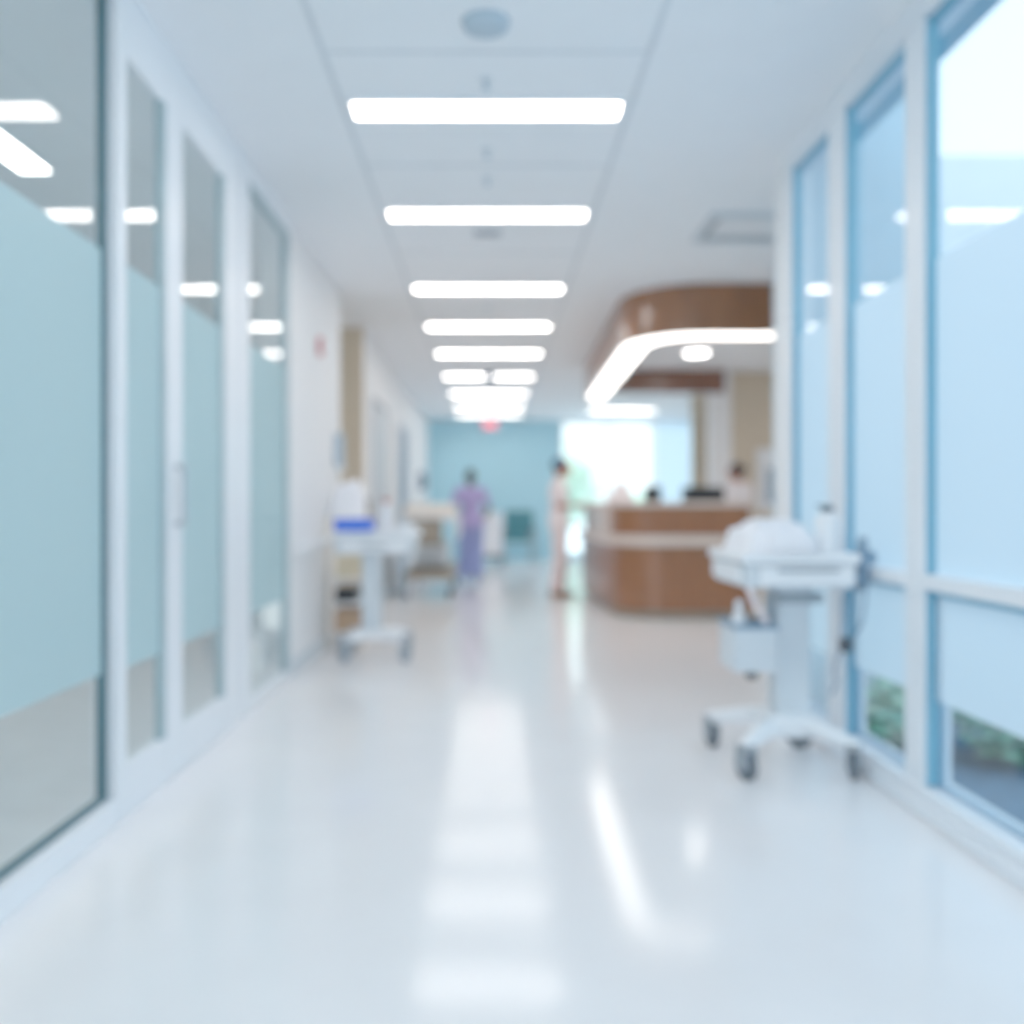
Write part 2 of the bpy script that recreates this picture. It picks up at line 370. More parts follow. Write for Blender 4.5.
# ------------------------------------------------------------------ ceiling fixtures
def ceiling_light(loc, w, dpt, label, first=None):
    t = thing('ceiling_light', label, 'ceiling light', loc, 0, 'corridor ceiling light panels')
    b = B()
    for s in (-1, 1):
        bx(b, s*w/2-.012, s*w/2+.012, -dpt/2-.012, dpt/2+.012, -.012, 0); bx(b, -w/2+.012, w/2-.012, s*dpt/2-.012, s*dpt/2+.012, -.012, 0)
    obj('frame', b, 'white', t)
    b = B(); bx(b, -w/2+.012, w/2-.012, -dpt/2+.012, dpt/2-.012, -.010, -.002); obj('diffuser', b, 'light', t)
    return t
LY = [3.965, 5.38, 7.2, 8.70, 10.22, 12.0, 13.77, 15.5, 16.85]
ordn = ['nearest and largest', 'second nearest', 'third nearest', 'fourth nearest', 'fifth nearest', 'sixth nearest', 'seventh nearest', 'eighth nearest', 'farthest']
L0 = None
for y, k in zip(LY, ordn):
    lab = 'white rectangular ceiling light panel, %s in the corridor row' % k
    if L0 is None: L0 = ceiling_light((-.015, y, CEIL), 1.19, .175, lab)
    else: dup(L0, (-.015, y, CEIL), 0, lab)
for y in (2.4, .8, -.8, -2.4): dup(L0, (-.015, y, CEIL), 0, 'ceiling light panel over the camera end of the corridor')
t = dup(L0, (-2.36, 4.1, CEIL), PI/2, 'ceiling light panel inside the room behind the left glass')
t = dup(L0, (-3.4, 1.5, CEIL), PI/2, 'ceiling light panel deep in the room behind the left glass')
for x, y in ((-3.6, 2.6), (-3.6, 4.6), (-2.5, 1.2), (-2.5, -.3)): dup(L0, (x, y, CEIL), PI/2, 'added unseen light panel brightening the room behind the left glass')  # extra panels added out of view to brighten the left room
t = dup(L0, (2.38, 16.2, CEIL), 0, 'ceiling light panel near the far window')
t = dup(L0, (4.2, 9.3, CEIL), PI/2, 'ceiling light panel over the nurse station right end')

b = lathe(B(), [(0, -.03), (.06, -.03), (.082, -.02), (.088, 0), (0, 0)], (-.015, 3.26, CEIL), 32)
tag(obj('smoke_detector', b, 'detgrey', None, True), 'round grey disc detector on the ceiling before the first light', 'detector')
def sprinkler(y, label, r=.028):
    t = thing('sprinkler', label, 'sprinkler', (-.015, y, CEIL+.002), 0, 'small ceiling sprinklers along the light row')
    obj('escutcheon', lathe(B(), [(0, -.008), (r, -.006), (r*1.1, 0), (0, 0)]), 'palegrey', t, True)
    obj('head', lathe(B(), [(0, -.04), (.016, -.04), (.016, -.034), (.006, -.03), (.008, -.006), (0, -.006)]), 'detgrey', t, True)
    return t
for y, s in ((3.70, 'small sprinkler just before the nearest light panel'), (4.42, 'small sprinkler just after the nearest light panel'),
             (4.80, 'small sprinkler just before the second light panel'), (7.9, 'small sprinkler between third and fourth light panels')): sprinkler(y, s)
b = B(); bx(b, -.10, .07, 5.70, 5.78, CEIL-.018, CEIL+.002, .004); tag(obj('air_slot', b, 'midgrey'), 'short grey slot on the ceiling just after the second light', 'vent')
t = thing('ceiling_detector', 'small dark detector hanging in the middle of the sixth light', 'detector', (0, 11.75, CEIL))
obj('housing', lathe(B(), [(0, -.09), (.05, -.085), (.07, -.06), (.07, 0), (0, 0)]), 'bluegrey', t, True)
# air grille
t = thing('air_grille', 'square ceiling air grille before the wooden canopy', 'vent', (1.585, 5.62, CEIL))
b = B()
for s in (-1, 1): bx(b, s*.25-.02, s*.25+.02, -.27, .27, -.03, 0, .004); bx(b, -.23, .23, s*.25-.02, s*.25+.02, -.03, 0, .004)
obj('frame', b, 'palegrey', t)
b = B()
for k in range(8):
    y = -.21+k*.044; bx(b, -.19, .23, y-.004, y+.034, -.024, -.018)
obj('slats', b, 'white', t)
obj('backing', bx(B(), -.23, .23, -.23, .23, -.006, -.001), 'midgrey', t)
# exit sign
t = thing('hanging_sign', 'small red illuminated sign hanging below the far ceiling lights', 'sign', (.0, 14.6, CEIL))
obj('mount', bx(B(), -.02, .02, -.02, .02, -.35, 0), 'white', t)
obj('housing', bx(B(), -.115, .115, -.025, .025, -.48, -.33, .006), 'white', t)
obj('red_panel', bx(B(), -.105, .105, -.029, -.025, -.47, -.34), 'exitred', t)

# ------------------------------------------------------------------ wooden canopy
def arc(cx, cy, r, a0, a1, n=14): return [(cx+r*math.cos(a0+(a1-a0)*i/n), cy+r*math.sin(a0+(a1-a0)*i/n)) for i in range(n+1)]
rr = .62
cpath = [(5.0, 7.04)]+arc(1.10+rr, 7.04+rr, rr, -PI/2, -PI+.03)+[(1.19, 11.3)]
t = thing('ceiling_canopy', 'curved walnut ceiling canopy with glowing strip over the nurse station', 'canopy')
zb = 2.41
obj('wood_fascia', sweep(B(), cpath, [(0, zb), (0, CEIL), (-.03, CEIL), (-.03, zb)]), 'wood', t)
obj('inner_fascia', sweep(B(), cpath, [(-.27, zb), (-.27, CEIL), (-.24, CEIL), (-.24, zb)]), 'wooddark', t)
obj('light_strip', sweep(B(), cpath, [(-.03, zb+.004), (-.03, zb+.03), (-.24, zb+.03), (-.24, zb+.004)]), 'strip', t)
b = B(); bx(b, 1.42, 2.98, 11.42, 11.45, 2.50, CEIL); obj('rear_band', b, 'wooddark', t)
b = B(); bx(b, 1.42, 2.98, 11.45, 11.54, 2.50, 2.53); obj('rear_soffit', b, 'white', t)
t = thing('downlight', 'round ceiling downlight inside the wooden canopy', 'downlight', (2.34, 10.2, CEIL))
obj('trim_ring', lathe(B(), [(.125, -.001), (.15, -.012), (.15, 0), (.125, 0)]), 'white', t, True)
obj('lens', lathe(B(), [(0, -.008), (.126, -.008), (.126, -.001), (0, -.001)], n=32), 'light', t)

# ------------------------------------------------------------------ nurse desk
t = thing('reception_desk', 'curved walnut nurse station desk with pale counter ledge', 'desk')
dp = [(2.45, 8.36)]+arc(1.17+.45, 8.36+.45, .45, -PI/2, -PI+.1, 12)+[(1.15, 9.3), (1.12, 11.2)]
obj('lower_front', sweep(B(), dp, [(-.02, .08), (-.02, .69), (-.06, .69), (-.06, .08)]), 'wood', t)
obj('plinth', sweep(B(), dp, [(-.05, 0), (-.05, .08), (-.09, .08), (-.09, 0)]), 'taupe', t)
obj('counter_ledge', sweep(B(), dp, [(.03, .69), (.03, .78), (-.30, .78), (-.30, .69)]), 'counter', t)
up = [(2.45, 8.48)]+arc(1.20+.35, 8.48+.35, .35, -PI/2, -PI, 10)+[(1.18, 11.2)]
obj('upper_front', sweep(B(), up, [(-.0, .78), (-.0, 1.055), (-.05, 1.055), (-.05, .78)]), 'wood', t)
obj('upper_counter', sweep(B(), up, [(.03, 1.055), (.03, 1.10), (-.34, 1.10), (-.34, 1.055)]), 'counter', t)
b = B(); bx(b, 2.40, 2.455, 8.42, 9.0, 0, .69); bx(b, 2.40, 2.455, 8.55, 8.86, .69, 1.055); obj('end_panel', b, 'wood', t)
b = B(); bx(b, 1.17, 1.20, 8.95, 10.4, .785, 1.05); obj('side_panel', b, 'counter', t)
# things on the desk
def monitor(x, y, z, w, h, rz, label):
    t = thing('monitor', label, 'monitor', (x, y, z), rz, 'monitors behind the desk counter')
    obj('screen_back', bx(B(), -w/2, w/2, -.02, .02, .21, .21+h, .008), 'black', t)
    b = B(); bx(b, -.03, .03, .015, .04, .01, .3, .004); obj('neck', b, 'dark', t)
    obj('foot', bx(B(), -.12, .12, -.08, .1, 0, .014, .004), 'dark', t)
wt = thing('worktop', 'inner worktop behind the nurse station counter', 'worktop', (0, 0, 0))
obj('top', bx(B(), 1.56, 2.40, 8.9, 9.5, .70, .74, .004), 'counter', wt)
for x, y in ((1.6, 8.94), (1.6, 9.46), (2.36, 8.94), (2.36, 9.46)): obj('leg', bx(B(), x-.025, x+.025, y-.025, y+.025, 0, .70), 'midgrey', wt)
monitor(2.18, 9.2, .74, .44, .31, 0, 'wide black monitor behind the counter beside the standing clerk')
monitor(1.68, 9.3, .74, .18, .32, .2, 'narrow dark monitor behind the counter near the far window')
# white tent-shaped leaflet holder
b = B()
vs = [b.verts.new(v) for v in ((-.15, -.06, 0), (.15, -.06, 0), (.15, .06, 0), (-.15, .06, 0), (-.02, -.012, .21), (.04, -.012, .21), (.04, .012, .21), (-.02, .012, .21))]
for f in ((0, 1, 2, 3), (4, 5, 6, 7), (0, 1, 5, 4), (1, 2, 6, 5), (2, 3, 7, 6), (3, 0, 4, 7)): b.faces.new([vs[i] for i in f])
bmesh.ops.bevel(b, geom=b.edges[:], offset=.012, segments=2, affect='EDGES')
tag(obj('leaflet_stand', b, 'pinkwhite', None, False, (1.32, 9.1, 1.10)), 'pale pink tent-shaped leaflet stand on the left end of the desk counter', 'stand')
# dispenser on beige wall
t = thing('wall_dispenser', 'white and blue dispenser on the beige wall behind the desk', 'dispenser', (3.53, 11.6, 1.2))
obj('body', bx(B(), -.11, .11, -.12, 0, -.2, .6, .02), 'white', t)
obj('blue_panel', bx(B(), 0, .09, -.126, -.12, -.1, .35), 'bluegrey', t)

# curtain
b = B(); n = 60
pv = None
for i in range(n+1):
    x = 3.28+.85*i/n; y = 17.9+.045*math.sin(i*1.05)
    v = (b.verts.new((x, y, .05)), b.verts.new((x, y, 2.76)))
    if pv: b.faces.new((pv[0], v[0], v[1], pv[1]))
    pv = v
t = thing('curtain', 'light blue pleated curtain beside the far window', 'curtain')
obj('cloth', b, 'curtain', t, True)
obj('curtain_rail', bx(B(), 3.26, 4.15, 17.87, 17.93, 2.76, CEIL), 'white', t)

# ------------------------------------------------------------------ wall bits on the left
t = thing('fire_alarm', 'small red fire alarm high on the white left wall', 'alarm', (XL-.004, 6.47, 2.2))
obj('plate', bx(B(), 0, .03, -.05, .05, -.065, .065, .006), 'red', t)
obj('strobe', bx(B(), .03, .05, -.025, .025, -.03, .03, .006), 'white', t)
t = thing('hand_sanitizer_dispenser', 'pale blue hand sanitizer dispenser on the white left wall corner', 'dispenser', (XL-.004, 7.15, 1.5))
obj('housing', bx(B(), 0, .07, -.06, .06, -.13, .13, .02), 'detgrey', t)
obj('nozzle', bx(B(), .02, .08, -.03, .03, -.17, -.13, .006), 'white', t)
t = thing('handrail', 'white wall handrail along the left wall behind the supply cart', 'handrail', (XL, 0, 0))
b = B(); cap(b, (.06, 5.6, .8), .022, (.06, 6.56, .8), .022); obj('rail', b, 'white', t, True)
for y in (5.75, 6.4): obj('bracket', bx(B(), 0, .06, y-.02, y+.02, .77, .81, .004), 'palegrey', t)
t = thing('wall_phone', 'dark wall phone on the far left wall near the corridor end', 'phone', (XL, 15.6, 1.5))
obj('body', bx(B(), 0, .09, -.1, .1, -.16, .16, .015), 'bluegrey', t)
b = B(); cap(b, (.11, -.04, -.1), .022, (.11, -.04, .1), .022); obj('handset', b, 'dark', t, True)

# ------------------------------------------------------------------ carts
def caster(parent, x, y, r=.05, wm='dark', rz=0, top=.13):
    b = B(); bx(b, -.028, -.018, -.03, .03, r*.7, r*2+.02, .003); bx(b, .018, .028, -.03, .03, r*.7, r*2+.02, .003); bx(b, -.028, .028, -.03, .03, r*2+.005, r*2+.022, .004)
    cap(b, (0, 0, r*2+.02), .011, (0, 0, top), .011, caps=False)
    o = obj('caster', b, 'midgrey', parent); o.location = (x, y, 0); o.rotation_euler = (0, 0, rz)
    b = lathe(B(), [(0, -.015), (r*.75, -.016), (r, -.010), (r, .010), (r*.75, .016), (0, .015)], (0, 0, r), 24, Matrix.Rotation(PI/2, 4, 'Y'))
    obj('wheel', b, wm, o, True); return o
def bottle(name, label, loc, r, h, m='white', capm='dark', pump=True):
    t = thing(name, label, 'bottle', loc)
    obj('body', lathe(B(), [(0, 0), (r*.9, 0), (r, r*.15), (r, h*.68), (r*.8, h*.78), (r*.35, h*.84), (r*.35, h*.88), (0, h*.88)]), m, t, True)
    b = lathe(B(), [(0, h*.86), (r*.55, h*.86), (r*.55, h*.95), (r*.3, h*.96), (r*.3, h*.98), (0, h*.98)])
    if pump: bx(b, -r*.9, r*.35, -r*.25, r*.25, h*.96, h*1.0, .003)
    obj('pump', b, capm, t, True); return t

# foreground mobile cart on the right
MC = thing('medical_cart', 'white wheeled medical cart with drawer tray beside the right windows', 'medical cart', (1.18, 3.64, 0))
wheels = [(-.20, -.20), (.215, -.19), (-.215, .28), (.16, .26)]
b = B()
for x, y in wheels:
    pts = [(0, .02, .19), (x*.5, y*.5, .17), (x, y, .13)]
    cap(b, pts[0], .05, pts[1], .038); cap(b, pts[1], .038, pts[2], .028)
bx(b, -.10, .11, -.09, .12, .13, .22, .03, 3)
obj('base', b, 'white', MC, True)
for (x, y), r in zip(wheels, (.4, -.5, .2, .9)): caster(MC, x, y, .058, 'softdark', r, .15)
b = B(); bx(b, -.04, .10, -.06, .06, .2, .735, .02, 3); obj('column', b, 'palegrey', MC)
b = B(); bx(b, -.075, -.045, -.05, -.01, .42, .70, .006); bx(b, -.075, 0, -.05, .02, .56, .60, .004); bx(b, -.04, .15, -.07, .07, .66, .70, .01); obj('bracket', b, 'midgrey', MC)
b = B(); bx(b, -.215, .205, -.245, .245, .735, .83, .022, 3); obj('tray', b, 'palegrey', MC)
b = B(); bx(b, -.235, .215, -.262, .262, .83, .868, .015, 3); obj('tray_rim', b, 'white', MC)
dr = obj('drawer', bx(B(), -.16, .19, -.262, -.245, .75, .822, .006), 'white', MC)
b = B(); bx(b, -.10, .13, -.275, -.262, .80, .812, .003); obj('handle', b, 'midgrey', dr)
b = B(); bx(b, -.232, -.215, -.2, .2, .755, .82, .006); obj('side_panel', b, 'white', MC)
b = B(); cap(b, (.24, -.2, .85), .03, (.27, -.2, .85), .03); bx(b, .205, .235, -.22, .05, .76, .80, .006); bx(b, .235, .27, -.2, -.15, .72, .90, .008); bx(b, .225, .25, -.24, -.19, .80, .93, .008); obj('side_hook', b, 'bluegrey', MC)
b = B(); tube(b, [(.25, -.2, .76), (.252, -.21, .70), (.235, -.22, .6), (.19, -.21, .53), (.165, -.2, .55), (.17, -.2, .7), (.20, -.2, .76)], .006); obj('cable', b, 'bluegrey', MC, True)
b = B(); bx(b, .155, .20, -.225, -.185, .49, .545, .008); obj('plug', b, 'dark', MC)
b = B(); tube(b, [(.16, -.19, .49), (.14, -.19, .42), (.15, -.19, .37), (.13, -.19, .33)], .006); obj('lead', b, 'bluegrey', MC, True)
# basket on the left of the column
b = B()
x0, x1, y0, y1, z0, z1 = -.225, -.06, -.13, .10, .40, .58
bx(b, x0+.008, x1-.008, y0+.008, y1-.008, z0+.001, z0+.008); bx(b, x0, x0+.008, y0, y1, z0, z1); bx(b, x1-.008, x1, y0, y1, z0, z1); bx(b, x0+.008, x1-.008, y0, y0+.008, z0, z1); bx(b, x0+.008, x1-.008, y1-.008, y1, z0, z1)
bk = obj('basket', b, 'palegrey', MC)
b = B(); bx(b, x0-.006, x1+.006, y0-.006, y0+.01, z1-.015, z1+.006, .003); bx(b, x0-.006, x1+.006, y1-.01, y1+.006, z1-.015, z1+.006, .003)
bx(b, x0-.006, x0+.01, y0, y1, z1-.015, z1+.006, .003); bx(b, x1-.01, x1+.006, y0, y1, z1-.015, z1+.006, .003); obj('basket_rim', b, 'bluegrey', bk)
b = lathe(B(), [(0, .355), (.02, .355), (.026, .37), (.02, .395), (0, .40)], (-.13, -.03, 0)); obj('knob', b, 'dark', MC, True)
bottle('spray_bottle', 'white bottle standing in the basket of the right medical cart', (1.18-.19, 3.64-.06, .409), .028, .27, 'white', 'white', False)
b = B(); tube(b, [(.0, 0, 0), (.02, -.01, -.06), (.06, -.02, -.13), (.07, -.02, -.17)], .012)
o = obj('tube', b, 'pinkwhite', MC, True); o.location = (-.16, -.09, .73)
bottle('sanitizer_bottle', 'white pump bottle with dark top on the right medical cart', (1.18+.135, 3.64-.13, .868), .047, .185, 'white', 'tealdark')
# soft linen pile
def pillow(bm, x0, x1, y0, y1, z0, z1, seed=0, n=14, crown=.35):
    t = bmesh.new()
    bmesh.ops.create_grid(t, x_segments=n, y_segments=n, size=1)
    top = {}
    for v in t.verts:
        u, w_ = v.co.x, v.co.y
        e = (1-abs(u)**4)*(1-abs(w_)**4)
        nz = noise.noise(Vector((u*1.7+seed, w_*1.7, seed*.3)))
        hgt = (1-crown)*min(1, e*3)+crown*e
        v.co = Vector(((x0+x1)/2+u*(x1-x0)/2, (y0+y1)/2+w_*(y1-y0)/2, z0+(z1-z0)*max(0, hgt*(1+.18*nz))))
    r = bmesh.ops.extrude_face_region(t, geom=t.faces[:])
    for v in [g for g in r['geom'] if isinstance(g, bmesh.types.BMVert)]: v.co.z = z0
    join(bm, t); return bm
t = thing('linen_bundle', 'heap of soft white folded linen on the right medical cart', 'linen', (1.18, 3.64, .868))
obj('white_cloth', pillow(B(), -.19, .08, -.2, .22, 0, .10, 1), 'linen', t, True)
obj('top_cloth', pillow(B(), -.13, .07, -.12, .2, .06, .125, 4), 'linen', t, True)
obj('front_cloth', pillow(B(), -.12, .075, -.215, -.02, .01, .075, 7), 'linen', t, True)

# cart by the left wall
UC = thing('supply_cart', 'white wheeled cart with blue tray against the left wall', 'medical cart', (-.78, 6.22, 0))
wl = [(-.20, -.18), (.215, -.16), (-.2, .2), (.2, .2)]
b = B()
for x, y in wl: cap(b, (-.03, 0, .17), .045, (x*.6, y*.6, .165), .038); cap(b, (x*.6, y*.6, .165), .038, (x, y, .15), .03)
bx(b, -.12, .06, -.09, .09, .14, .21, .02); obj('base', b, 'white', UC, True)
for (x, y), r in zip(wl, (.5, -.4, .3, .1)): caster(UC, x, y, .078, 'wheelgrey', r, .19)
obj('column', bx(B(), -.10, .03, -.06, .06, .2, .73, .015), 'palegrey', UC)
obj('tray', bx(B(), -.26, .27, -.22, .22, .73, .84, .015), 'palegrey', UC)
obj('tray_rim', bx(B(), -.28, .29, -.24, .24, .84, .885, .012), 'white', UC)
dr = obj('drawer', bx(B(), -.22, .23, -.236, -.22, .745, .83, .005), 'white', UC)
obj('handle', bx(B(), -.08, .09, -.25, -.236, .78, .795, .003), 'midgrey', dr)
b = B(); cap(b, (-.09, .2, .885), .012, (-.09, .2, 1.10), .012); bx(b, -.1, -.07, .18, .22, .885, .92); obj('post', b, 'taupe', UC, True)
# blue tray with rim
b = B()
bx(b, -.115, .115, -.09, .09, 0, .012); bx(b, -.125, -.11, -.10, .10, 0, .085, .004); bx(b, .11, .125, -.10, .10, 0, .085, .004); bx(b, -.11, .11, -.10, -.085, 0, .085, .004); bx(b, -.11, .11, .085, .10, 0, .085, .004)
tag(obj('blue_tray', b, 'blue', None, False, (-.91, 6.06, .885)), 'bright blue plastic tray on the left wheeled cart', 'tray')
bottle('lotion_bottle', 'pale bottle with reddish pump on the left wheeled cart', (-.72, 6.28, .885), .04, .22, 'white', 'red')
t = thing('glove_box', 'small white box at the right end of the left wheeled cart', 'box', (-.58, 6.2, .885), .2)
obj('carton', bx(B(), -.06, .06, -.1, .1, 0, .04, .004), 'white', t); obj('opening', bx(B(), -.03, .03, -.05, .05, .04, .043), 'palegrey', t)

# supply rack behind it
RK = thing('supply_rack', 'narrow open supply rack with shelves beside the left wall', 'rack', (-1.06, 6.84, 0))
for x, y in ((-.13, -.2), (.13, -.2), (-.13, .2), (.13, .2)): obj('post', bx(B(), x-.014, x+.014, y-.014, y+.014, 0, .98), 'cream', RK)
for z in (.10, .32, .50, .96): obj('shelf', bx(B(), -.14, .14, -.21, .21, z, z+.02, .003), 'white', RK)
def carton(name, label, x, y, z, w, d_, h, m, lid):
    t = thing(name, label, 'box', (x, y, z)); obj('body', bx(B(), -w/2, w/2, -d_/2, d_/2, 0, h, .004), m, t)
    obj('lid', bx(B(), -w/2-.004, w/2+.004, -d_/2-.004, d_/2+.004, h-.02, h+.004, .003), lid, t)
carton('storage_box', 'tan cardboard box on the lowest shelf of the supply rack', -1.05, 6.82, .12, .20, .32, .15, 'tan', 'tan')
carton('storage_box', 'cream box on the upper middle shelf of the supply rack', -1.05, 6.82, .52, .19, .3, .2, 'creambox', 'cream')
t = thing('black_case', 'small black case on the middle shelf of the supply rack', 'case', (-1.07, 6.80, .34)); obj('body', bx(B(), -.08, .08, -.14, .14, 0, .11, .01), 'black', t)
b = B(); tube(b, [(-.04, -.14, .07), (-.04, -.165, .07), (.04, -.165, .07), (.04, -.14, .07)], .007); obj('handle', b, 'dark', t, True)
b = pillow(B(), -.14, .13, -.18, .18, 0, .26, 11, 16, .9)
tag(obj('white_bag', b, 'linen', None, True, (-1.06, 6.84, .98)), 'slumped white cloth bag on top of the supply rack', 'bag')

# gurney
G = thing('gurney', 'cream padded hospital gurney parked along the left wall', 'gurney', (-.70, 11.0, 0))
obj('mattress', bx(B(), -.27, .27, -.9, .9, .95, 1.09, .045, 4), 'cream', G, True)
obj('deck', bx(B(), -.29, .29, -.93, .93, .90, .95, .01), 'white', G)
obj('foot_panel', bx(B(), -.19, .17, -.95, -.93, .62, .92, .01), 'taupe', G)
b = B()
for s in (-1, 1): cap(b, (s*.31, -.75, .92), .014, (s*.31, .75, .92), .014); cap(b, (s*.31, -.7, .70), .014, (s*.31, .7, .70), .014); [cap(b, (s*.31, y, .70), .011, (s*.31, y, .92), .011) for y in (-.7, -.23, .23, .7)]
obj('side_rails', b, 'white', G, True)
b = B(); bx(b, -.2, .2, -.4, .4, .36, .62, .02); bx(b, -.08, .08, -.3, .3, .6, .91); obj('lift_column', b, 'palegrey', G)
b = B(); bx(b, -.27, .27, -.85, .85, .22, .33, .02); obj('undercarriage', b, 'taupe', G)
for x, y in ((-.24, -.8), (.24, -.8), (-.24, .8), (.24, .8)): caster(G, x, y, .075, 'dark', .2, .23)

# far waiting chair and white bin beside it
t = thing('waiting_chair', 'teal padded waiting chair against the far teal wall', 'chair', (.52, 17.2, 0), -.2)
obj('seat', bx(B(), -.28, .28, -.26, .26, .40, .52, .04, 3), 'tealchair', t)
obj('backrest', bx(B(), -.28, .28, .18, .30, .50, 1.0, .04, 3), 'tealchair', t)
for s in (-1, 1):
    obj('armrest', bx(B(), s*.31-.035, s*.31+.035, -.26, .26, .60, .66, .012), 'dark', t)
    for y in (-.23, .23): obj('leg', bx(B(), s*.30-.018, s*.30+.018, y-.018, y+.018, 0, .60), 'midgrey', t)
t = thing('linen_hamper', 'white linen hamper on dark wheels beside the teal chair', 'hamper', (.02, 16.2, 0))
obj('bag', bx(B(), -.2, .2, -.2, .2, .2, .92, .05, 3), 'linen', t); obj('lid', bx(B(), -.22, .22, -.22, .22, .92, .96, .012), 'white', t)
b = B(); bx(b, -.22, .22, -.22, .22, .14, .2, .01); obj('base_frame', b, 'dark', t)
for x, y in ((-.18, -.18), (.18, -.18), (-.18, .18), (.18, .18)): caster(t, x, y, .05, 'dark', 0, .15)

# ------------------------------------------------------------------ people
def remesh(name, bm, voxel, m, parent, smooth_it=4):
    me = bpy.data.meshes.new('t'); bm.to_mesh(me); bm.free()
    o = bpy.data.objects.new('t', me); C.objects.link(o)
    r = o.modifiers.new('r', 'REMESH'); r.mode = 'VOXEL'; r.voxel_size = voxel
    s = o.modifiers.new('s', 'SMOOTH'); s.factor = .5; s.iterations = smooth_it
    dg = bpy.context.evaluated_depsgraph_get(); dg.update()
    nm = bpy.data.meshes.new_from_object(o.evaluated_get(dg)); nm.name = name
    bpy.data.objects.remove(o); bpy.data.meshes.remove(me)
    for p in nm.polygons: p.use_smooth = True
    nm.materials.clear(); nm.materials.append(M[m])
    q = bpy.data.objects.new(name, nm); C.objects.link(q); q.parent = parent; return q
def hand(bm, wrist, d, side, palm_n, curl=.5):
    """five fingers leaving the palm; d = pointing direction, palm_n = direction the palm faces"""
    d = Vector(d).normalized(); n = Vector(palm_n); n = (n-d*n.dot(d)).normalized(); s = d.cross(n)*side   # s: towards the thumb
    w = Vector(wrist)
    cap(bm, w, .024, w+d*.03, .026)
    for k in range(4):
        o = (1.5-k)*.019
        cap(bm, w+d*.02+s*o*.6, .015, w+d*.085+s*o, .0125)
        base = w+d*.085+s*o; L = (.068, .078, .073, .056)[k]
        c1 = (d*math.cos(curl*.6)+n*math.sin(curl*.6)); c2 = (d*math.cos(curl*1.4)+n*math.sin(curl*1.4)); c3 = (d*math.cos(curl*2)+n*math.sin(curl*2))
        p1 = base+c1*L*.45; p2 = p1+c2*L*.32; p3 = p2+c3*L*.23
        cap(bm, base, .0095, p1, .009, 10); cap(bm, p1, .009, p2, .0082, 10); cap(bm, p2, .0082, p3, .007, 10)
    tb = w+d*.025+s*.022; t1 = tb+(d*.6+s*.75+n*.2).normalized()*.04; t2 = t1+(d*.85+s*.35+n*.3).normalized()*.03
    cap(bm, tb, .014, t1, .011, 10); cap(bm, t1, .011, t2, .0085, 10)
